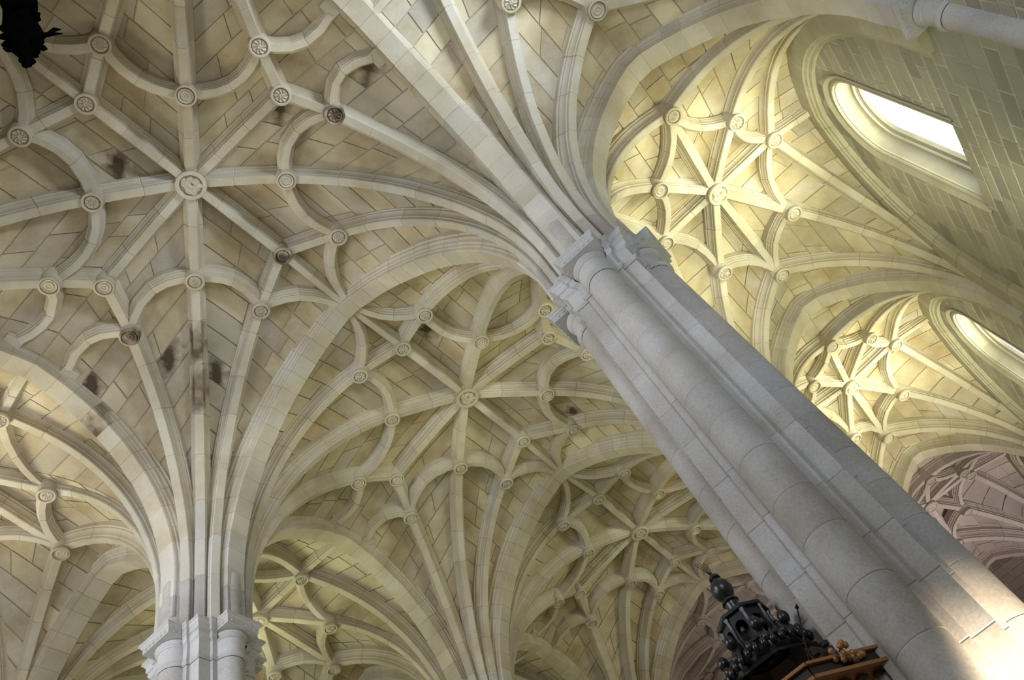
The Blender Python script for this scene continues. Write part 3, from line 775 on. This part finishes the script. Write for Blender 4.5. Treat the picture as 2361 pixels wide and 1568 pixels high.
# wall responds: half shafts with capitals against the side walls
def respond(x, y, side, label):
    SR = .85; root = empty('wall_respond', (x, y, -12.45)); tag(root, label, 'pilaster', 'wall responds of the side aisles')
    ang = math.pi if side > 0 else 0
    def drum(z0, z1):
        V, F = shaft_drum(z0, z1, ang, r=.222, q=.0); mesh('drum', [(x + a, y + b, c) for a, b, c in V], F, MP, root, 40)
    z = -.765
    while z > -12.4:
        z1 = max(z - R.choice((.6, .75, .9)), -12.45); drum(z1, z); z = z1
    z = 0
    while z < 2.2: drum(z, z + .55); z += .55
    b = MB(); d = -1 if side > 0 else 1
    V, F = abacus(); b.add([(x + d * (a - .65) * SR, y + c * SR, e) for a, c, e in V], [f[::-1] for f in F] if d < 0 else F)
    V, F = echinus(); b.add([(x + d * (a - .65) * SR, y + c * SR, e) for a, c, e in V], [f[::-1] for f in F] if d < 0 else F)
    b.build('capital', MC, root, 35)
for k in range(4): respond(WALL, k * L, 1, ('grey wall shaft with a small capital at the top right corner', 'wall shaft between the two windows, where yellow ribs gather', 'second wall shaft along the window wall, off the right edge', 'wall shaft furthest along the window wall')[k])

# ------------------------------------------------------------------ side walls with their windows
ZB, ZT = -12.45, 6.6
WY, WR, WSILL, WSPR = 3.97, 1.31, .43, 3.38       # window of the bay y 0..L: axis, half width, sill, springing
def win_half(z):
    if z < WSILL or z > WSPR + WR: return None
    return WR if z <= WSPR else math.sqrt(max(WR * WR - (z - WSPR) ** 2, 0))
def win_loop(r, sill, n=24):
    """closed loop (dy, z): sill corner, up the jamb, round the head, down, at half width r"""
    pts = [(r, sill), (r, WSPR)]
    for i in range(1, n): a = math.pi * i / n; pts.append((r * math.cos(a), WSPR + r * math.sin(a)))
    return pts + [(-r, WSPR), (-r, sill)]
def side_wall(side, name, y0, y1, wins, stones=True):
    x = side * WALL; root = empty(name, (x, y0, ZB)); tag(root, kind='structure')
    t = .9
    xf = x + side * .007; b = MB(); cuts = sorted(wins); ya = y0
    for q, wy in enumerate(cuts):
        yb = (wy + cuts[q + 1]) / 2 if q + 1 < len(cuts) else y1
        lp = win_loop(WR, WSILL); h = len(lp) // 2      # from the +y sill corner over the head to the -y one
        top = (0.0, WSPR + WR)
        rgt = [p for p in lp if p[0] > 1e-6]; lft = [p for p in lp if p[0] < -1e-6]
        V = [(wy, ZB), (yb, ZB), (yb, ZT), (wy, ZT), (wy, top[1])] + [(wy + dy, z) for dy, z in rgt[::-1]] + [(wy, WSILL)]
        b.add([(xf, a, c) for a, c in V], [tuple(range(len(V)))])
        V = [(wy, ZB), (wy, WSILL)] + [(wy + dy, z) for dy, z in lft[::-1]] + [(wy, top[1]), (wy, ZT), (ya, ZT), (ya, ZB)]
        b.add([(xf, a, c) for a, c in V], [tuple(range(len(V)))])
        ya = yb
    b.build('mortar_face', MLM, root)
    if stones:
        rr = random.Random(41); z = 6.2; row = 0; cnt = 0; small = MB()
        while z > -2.6:
            h = rr.uniform(.26, .37); zb = z - h; zm = (z + zb) / 2
            y = y0 + (rr.random() * .5)
            while y < y1 - .1:
                ln = rr.uniform(.5, 1.05); ya, yb = y, min(y + ln, y1)
                y += ln
                pieces = [((ya, yb), (ya, yb))]      # (bottom y range, top y range)
                for wy in wins:
                    hb, ht = win_half(zb), win_half(z)
                    hm = win_half(zm)
                    if hm is None and hb is None: continue
                    hb = hb if hb is not None else (0 if zb > WSPR else WR); ht = ht if ht is not None else (0 if z > WSPR else WR)
                    new = []
                    for (b0, b1), (t0, t1) in pieces:
                        lb, rb = (b0, min(b1, wy - hb)), (max(b0, wy + hb), b1)
                        lt, rt_ = (t0, min(t1, wy - ht)), (max(t0, wy + ht), t1)
                        if lb[1] - lb[0] > .05 and lt[1] - lt[0] > .05: new.append((lb, lt))
                        if rb[1] - rb[0] > .05 and rt_[1] - rt_[0] > .05: new.append((rb, rt_))
                    pieces = new
                for (b0, b1), (t0, t1) in pieces:
                    g = rr.uniform(.012, .02); dx = rr.uniform(0, .006); e = .012; V = []
                    for o, sh in ((-dx, e), (-dx + .006, 0), (.05, 0)):
                        for (yy, zz) in ((b0 + g + sh, zb + g + sh), (b1 - g - sh, zb + g + sh), (t1 - g - sh, z - g - sh), (t0 + g + sh, z - g - sh)):
                            V.append((x + side * o, yy + rr.uniform(-.008, .008), zz + rr.uniform(-.006, .006)))
                    F = [(0, 1, 2, 3)]
                    for j in (0, 1):
                        for i in range(4): F.append((j * 4 + i, (j + 1) * 4 + i, (j + 1) * 4 + (i + 1) % 4, j * 4 + (i + 1) % 4))
                    if side < 0: F = [f[::-1] for f in F]
                    near = side > 0 and b0 < 9.5 and b0 > -1.5 and zm < 5.4 and zm > -2.0
                    if near and cnt < 300: mesh('wall_stone', V, F, ML, root); cnt += 1
                    else: small.add(V, F)
            z = zb
        if small.V: tag(small.build('small_wall_stone', ML, root), kind='stuff')
    return root
def window(side, k, n, rootname):
    x = side * WALL; wy = (k - .5) * L - .45; root = empty('window_%d' % n, (x, wy, WSILL)); tag(root, kind='structure')
    # splayed reveal made of rings of mouldings, from the wall face to the glass
    rings = [('outer_moulding', [(0.02, 1.31), (-.03, 1.33), (-.045, 1.29), (-.02, 1.25), (.03, 1.22), (.05, 1.19), (.05, 1.16)]),
             ('roll_moulding', [(.05, 1.16), (.02, 1.14), (.02, 1.09), (.05, 1.07), (.075, 1.075), (.09, 1.05), (.12, 1.05)]),
             ('splay', [(.12, 1.05), (.42, .96)]),
             ('inner_moulding', [(.42, .96), (.40, .93), (.41, .89), (.45, .88), (.47, .90), (.50, .88), (.50, .83), (.58, .80)])]
    for nm, pr in rings:
        e = empty(nm, (x, wy, WSPR), root)
        base = win_loop(1.0, WSILL)
        # voussoirs of the ring
        cuts = [0, 1, 5, 9, 13, 17, 21, 25, 26] if nm != 'splay' else [0, 1, 3, 5, 8, 11, 14, 17, 19, 21, 23, 25, 26]
        pts = []
        for (d, r) in pr: pts.append(win_loop(r, WSILL - .06 + d * .25))
        n_ = len(pts[0])
        for a, b_ in zip(cuts[:-1], cuts[1:]):
            segs = [(i, 0.0) for i in range(a, b_ + 1)]
            if a in (0, n_ - 2): subs = 3
            V = []; F = []; m = len(pr)
            for (i, _) in segs:
                for j in range(m):
                    dy, z = pts[j][min(i, n_ - 1)]; V.append((x + side * pr[j][0], wy + dy, z))
            # small joint: shrink the two end sections
            for s in range(len(segs) - 1):
                for j in range(m - 1): F.append((s * m + j, s * m + j + 1, (s + 1) * m + j + 1, (s + 1) * m + j))
            mesh('surround_stone', V, F, MWD, e, 40)
    b = MB()   # sloping sill
    b.add([(x, wy - 1.33, WSILL - .06), (x, wy + 1.33, WSILL - .06), (x + side * .58, wy + .86, WSILL + .09), (x + side * .58, wy - .86, WSILL + .09)], [(0, 1, 2, 3)])
    b.build('sill', MWD, root)
    g = MB(); lp = win_loop(.84, WSILL); V = [(x + side * .56, wy + dy, z) for dy, z in lp]; g.add(V, [tuple(range(len(V)))]); g.build('pane', MGL, root)
    f = MB()   # iron glazing bars
    for i in (-1, 0, 1): f.tube([(x + side * .6, wy + i * .42, WSILL), (x + side * .6, wy + i * .42, WSPR + .7)], .012, 5)
    return root
RW = [(k - .5) * L - .45 for k in range(4)]
side_wall(1, 'wall_right', -9.2, 3 * L + .1, RW[:3])
for k in range(3): window(1, k, k + 1, 'window')
side_wall(-1, 'wall_left', -9.2, 3 * L + .1, [RW[0], RW[1], RW[2]], stones=False)
for k in range(3): window(-1, k, k + 5, 'window')
b = MB(); b.box((0, -9.35, -3), (WALL + 1, .15, 9.6)); tag(b.build('wall_back', ML), kind='structure')
yf = 3 * L + .1; b = MB(); b.box((0, yf + .3, -3), (WALL + 1, .285, 10.7)); wf = tag(b.build('wall_front', MLM), kind='structure'); WL[wf.name] = wf.location.copy()
rr = random.Random(77); z = 5.0; rest = MB(); cnt = 0
while z > -9:
    h = rr.uniform(.32, .44); y = 5.2 + rr.random() * .5
    while y < 11.3:
        ln_ = min(rr.uniform(.6, 1.1), 11.4 - y); g = .016; d_ = rr.uniform(.01, .02)
        V = [(y + g, yf + .02, z - h + g), (y + ln_ - g, yf + .02, z - h + g), (y + ln_ - g, yf + .02, z - g), (y + g, yf + .02, z - g)]
        e = .012; V2 = [(y + g + e, yf - d_, z - h + g + e), (y + ln_ - g - e, yf - d_, z - h + g + e), (y + ln_ - g - e, yf - d_, z - g - e), (y + g + e, yf - d_, z - g - e)]
        F = [(4, 5, 6, 7)] + [(q, (q + 1) % 4, 4 + (q + 1) % 4, 4 + q) for q in range(4)]
        if cnt < 300 and z < 3.5: mesh('wall_stone', V + V2, F, MWF, wf); cnt += 1
        else: rest.add(V + V2, F)
        y += ln_
    z -= h
if rest.V: tag(rest.build('small_wall_stone', MWF, wf), kind='stuff')
b = MB(); b.box((0, 13, 7.9), (WALL + 1, 23, .15)); tag(b.build('sky_block_roof', MM), kind='structure')  # unseen slab added above the vaults to keep sky light from leaking in
b = MB(); b.box((0, 13, -12.6), (WALL + 1, 23, .15)); tag(b.build('floor', MFL), kind='structure')

# ------------------------------------------------------------------ black carved canopy crown beside the pier
cx, cy = 3.90, -1.21
root = empty('pulpit_canopy', (cx, cy, -7.75)); tag(root, 'black carved wooden canopy crown with a ribbed urn finial, below the far vaults', 'canopy')
b = MB(); b.lathe((cx, cy, -6.62), [(.0, .40), (.05, .40), (.075, .37), (.075, .345), (.05, .33), (.045, .315)], 14); b.build('finial_cap', MBK, root, 40)
b = MB(); b.lathe((cx, cy, -6.62), [(.045, .315), (.09, .29), (.125, .22), (.128, .15), (.10, .07), (.06, .03), (.05, .01)], 28, gad=.06, gn=14); b.build('finial_urn', MBK, root, 60)
b = MB(); b.lathe((cx, cy, -6.62), [(.05, .01), (.10, 0), (.11, -.03), (.085, -.05), (.075, -.13), (.10, -.15), (.12, -.17), (.10, -.19)], 16); b.build('finial_stem', MBK, root, 40)
b = MB()
for i, (dx, dy) in enumerate(((-.06, .03), (-.02, -.02), (.03, .03), (-.09, 0), (.0, .05))): b.tube([(cx, cy, -6.24), (cx + dx * 1.1 - .02, cy + dy, -5.92 - .05 * (i % 3))], [.006, .003], 5)
b.build('finial_spikes', MIR, root)
b = MB(); b.lathe((cx, cy, -6.88), [(.02, .10), (.12, .09), (.16, .06), (.30, .0), (.34, -.02), (.34, -.06), (.29, -.08)], 8, rot=.4); b.build('lantern_roof', MBK, root)
for i in range(8):   # lantern of eight arched panels with turned colonnettes at the corners
    a = .4 + i * math.pi / 4; r = .30; b = MB()
    b.lathe((cx + r * math.cos(a), cy + r * math.sin(a), -7.40), [(.03, .46), (.034, .43), (.02, .40), (.024, .28), (.018, .16), (.032, .10), (.032, .04), (.04, 0)], 8); b.build('colonnette', MBK, root, 40)
    a2 = a + math.pi / 8; ap = .275; hw = ap * math.tan(math.pi / 8); ow = hw * .62
    u = (math.cos(a2), math.sin(a2)); t = (-u[1], u[0]); zb_, zt_, zs_ = -7.40, -6.95, -7.12
    arc = [(ow * math.cos(q * math.pi / 12), zs_ + ow * 1.1 * math.sin(q * math.pi / 12)) for q in range(0, 7)]
    pr = MB()
    for sg in (1, -1):
        loop = [(0, zt_), (sg * hw, zt_), (sg * hw, zb_), (0, zb_), (0, zb_ + .07), (sg * ow, zb_ + .07)] + [(sg * p, q) for p, q in arc]
        n_ = len(loop); V = [(cx + u[0] * d_ + t[0] * p, cy + u[1] * d_ + t[1] * p, q) for d_ in (ap, ap - .03) for p, q in loop]
        pr.add(V, [tuple(range(n_)), tuple(range(2 * n_ - 1, n_ - 1, -1))] + [(k, (k + 1) % n_, n_ + (k + 1) % n_, n_ + k) for k in range(n_)])
    pr.build('arched_panel', MBK, root)
    v = MB(); q = (cx + u[0] * .31, cy + u[1] * .31, -7.20); v.lathe(q, [(0, .05), (.02, .045), (.03, .01), (.02, -.03), (0, -.04)], 8); v.build('knob', MBK, root, 60)
b = MB(); b.lathe((cx, cy, -7.34), [(.12, .36), (.16, .3), (.16, .05), (.1, 0)], 8, rot=.4); b.build('lantern_core', MBK, root)
b = MB(); b.lathe((cx, cy, -7.40), [(.22, .07), (.36, .06), (.38, .02), (.34, -.02), (.42, -.12), (.46, -.16), (.46, -.22), (.62, -.35)], 8, rot=.4); b.build('lantern_base', MBK, root)
for i in range(8):   # scrolled volutes with knobs round the lantern
    a = .4 + i * math.pi / 4; u = (math.cos(a), math.sin(a)); P = []
    for j in range(12):
        t = j / 11; rr_ = .36 + .14 * math.sin(t * 2.2); P.append((cx + u[0] * rr_, cy + u[1] * rr_, -7.30 - .40 * t))
    v = MB(); v.tube(P, [.03 + .025 * math.sin(j / 11 * 3.1) for j in range(12)], 7)
    o = v.build('volute', MBK, root, 60)
    v = MB(); q = (cx + u[0] * .47, cy + u[1] * .47, -7.30); v.lathe(q, [(0, .10), (.035, .09), (.06, .05), (.07, 0), (.05, -.05), (0, -.07)], 10); v.build('knob', MBK, o, 60)
for i in range(16):
    a = i * math.pi / 8; rr_ = .54; v = MB()
    for j in range(3):
        t = a + (j - 1) * .1; v.lathe((cx + rr_ * math.cos(t), cy + rr_ * math.sin(t), -7.56 + .05 * (j == 1)), [(0, .07), (.03, .05), (.045, 0), (.03, -.05), (0, -.06)], 7)
    v.build('leaf_scroll', MBK, root, 60)

root.scale = (.9, .9, .9); root.location = (3.76, -.2, Z0 - 6.94)

# wooden tester board with gilded carved crest, fixed to the pier
tx, ty, tz, ap = 3.78, -.2, -7.42, .955
root = empty('pulpit_tester', (tx, ty, tz)); tag(root, 'orange-brown wooden pulpit roof with a gilded carved crest, fixed to the lower pier', 'canopy')
b = MB(); cr_ = ap / math.cos(math.pi / 8)
b.lathe((tx, ty, tz), [(0, -.02), (cr_ - .03, -.02), (cr_ - .03, -.05), (cr_ - .04, -.13), (cr_ - .10, -.15), (cr_ - .2, -.2), (cr_ - .35, -.2), (0, -.17)], 8, rot=math.pi / 8); b.build('soffit', MOR, root)
for i in range(8):
    a = i * math.pi / 4; u = Vector((math.cos(a), math.sin(a), 0)); t = Vector((-u.y, u.x, 0)); hw = ap * math.tan(math.pi / 8)
    if abs(u.x - 1) < .1: continue        # the side inside the pier
    e = Vector((tx, ty, tz)) + u * ap
    def bar(name, out, z, hh, th, mat):
        q = MB(); q.box(tuple(e + u * out + Vector((0, 0, z))), (th, hw + out * .4, hh), a); return q.build(name, mat, root)
    bar('fascia_board', -.02, -.065, .055, .02, MDK); bar('gilt_moulding', .005, -.002, .014, .03, MOR); bar('lower_moulding', .005, -.135, .016, .03, MOR)
    for k in range(4):
        q = MB(); q.box(tuple(e - u * .10 + t * (-.27 + .18 * k) + Vector((0, 0, -.175))), (.03, .05, .012), a); q.build('pierced_panel', MBR, root)
MGI = plain('gilt', (.42, .20, .06), .4, .3)
rr = random.Random(8); a = -math.pi / 4; u = Vector((math.cos(a), math.sin(a), 0)); t = Vector((-u.y, u.x, 0)); e = Vector((tx, ty, tz)) + u * ap
for i in range(26):
    s_ = rr.uniform(-1, 1); q = MB(); c_ = e + t * (.03 + .15 * s_) + u * rr.uniform(.0, .05) + Vector((0, 0, rr.uniform(-.10, .10) * (1 - abs(s_) * .5)))
    q.lathe(tuple(c_), [(0, .034), (.022, .024), (.03, 0), (.022, -.024), (0, -.034)], 7); q.build('carved_leaf', MGI if rr.random() < .65 else MBR, root, 60)
for i in range(12):
    q = MB(); c_ = e - t * (.10 + rr.uniform(-.1, .08)) - u * .08 + Vector((0, 0, rr.uniform(.03, .2)))
    q.lathe(tuple(c_), [(0, .05), (.04, .02), (.04, -.02), (0, -.05)], 6); q.build('dark_knop', MBK, root, 40)
b = MB(); p0 = Vector((4.17, -1.0, -7.40)); p1 = Vector((4.37, -.8, -6.78)); b.tube([p0, p1], .008, 6); b.tube([p1, p1 + Vector((.015, .02, .04))], [.02, .006], 6); b.build('iron_rod', MIR, root)

# ------------------------------------------------------------------ black carved ornament hanging in the top corner
A_ = Vector((2.46, -8.045, -1.9)); B_ = Vector((2.78, -8.50, -1.2))
root = empty('hanging_ornament', tuple(A_)); tag(root, 'black leafy carved pendant silhouetted in the top left corner', 'ornament')
t_ = (B_ - A_).normalized(); u_ = t_.orthogonal().normalized(); v_ = t_.cross(u_)
def on(a, r, h): return A_ + t_ * h + (u_ * math.cos(a) + v_ * math.sin(a)) * r
def turned(prof, n=14):
    V = []; F = []; rr = random.Random(2)
    for r, h in prof:
        for i in range(n): V.append(tuple(on(2 * math.pi * i / n, r * 1.22 * rr.uniform(.84, 1.14), h)))
    for j in range(len(prof) - 1):
        for i in range(n): F.append((j * n + i, j * n + (i + 1) % n, (j + 1) * n + (i + 1) % n, (j + 1) * n + i))
    F.append(tuple(range(n))[::-1]); F.append(tuple((len(prof) - 1) * n + i for i in range(n))); return V, F
V, F = turned([(.035, 0), (.038, .09), (.06, .13), (.10, .19), (.13, .27), (.14, .36), (.125, .45), (.11, .55), (.115, .64), (.13, .70), (.14, .78), (.12, .88), (.06, .95)])
mesh('carved_body', V, F, MSB, root, 60)
rr = random.Random(4)
for i in range(40):
    a = rr.uniform(0, 6.28); h = rr.uniform(.12, .88); r0 = .125; ln = rr.uniform(.05, .085)
    p = on(a, r0, h); u = ((on(a, 1, h) - on(a, 0, h)) + t_ * rr.uniform(-.6, .6)).normalized(); s_ = u.cross(t_).normalized() * .03; n_ = u.cross(s_).normalized() * .01
    V = [p - s_, p + s_, p + u * ln * .6 + s_ * 1.2, p + u * ln, p + u * ln * .6 - s_ * 1.2]; V = [tuple(q - n_) for q in V] + [tuple(q + n_) for q in V]
    mesh('leaf', V, [(0, 1, 2, 3, 4), (9, 8, 7, 6, 5)] + [(k, (k + 1) % 5, 5 + (k + 1) % 5, 5 + k) for k in range(5)], MSB, root)
b = MB(); C_ = Vector((2.72, -8.10, -1.62)); D_ = Vector((2.84, -8.005, -1.6))
b.tube([A_ + t_ * .42, C_, C_.lerp(D_, .5) + Vector((0, 0, .02)), D_ + Vector((.015, .01, -.02))], [.04, .03, .02, .006], 6)
b.tube([C_.lerp(D_, .2), C_.lerp(D_, .6) + Vector((.03, -.02, .05)), D_ + Vector((.02, -.02, .05))], [.02, .022, .004], 6); b.build('winged_sprig', MSB, root, 50)
b = MB(); b.tube([B_ - t_ * .2, B_ + Vector((0, -.05, .3)), (2.9, -8.6, 3.0), (2.9, -8.6, 5.0)], .018, 6); b.build('hanging_rod', MIR, root)
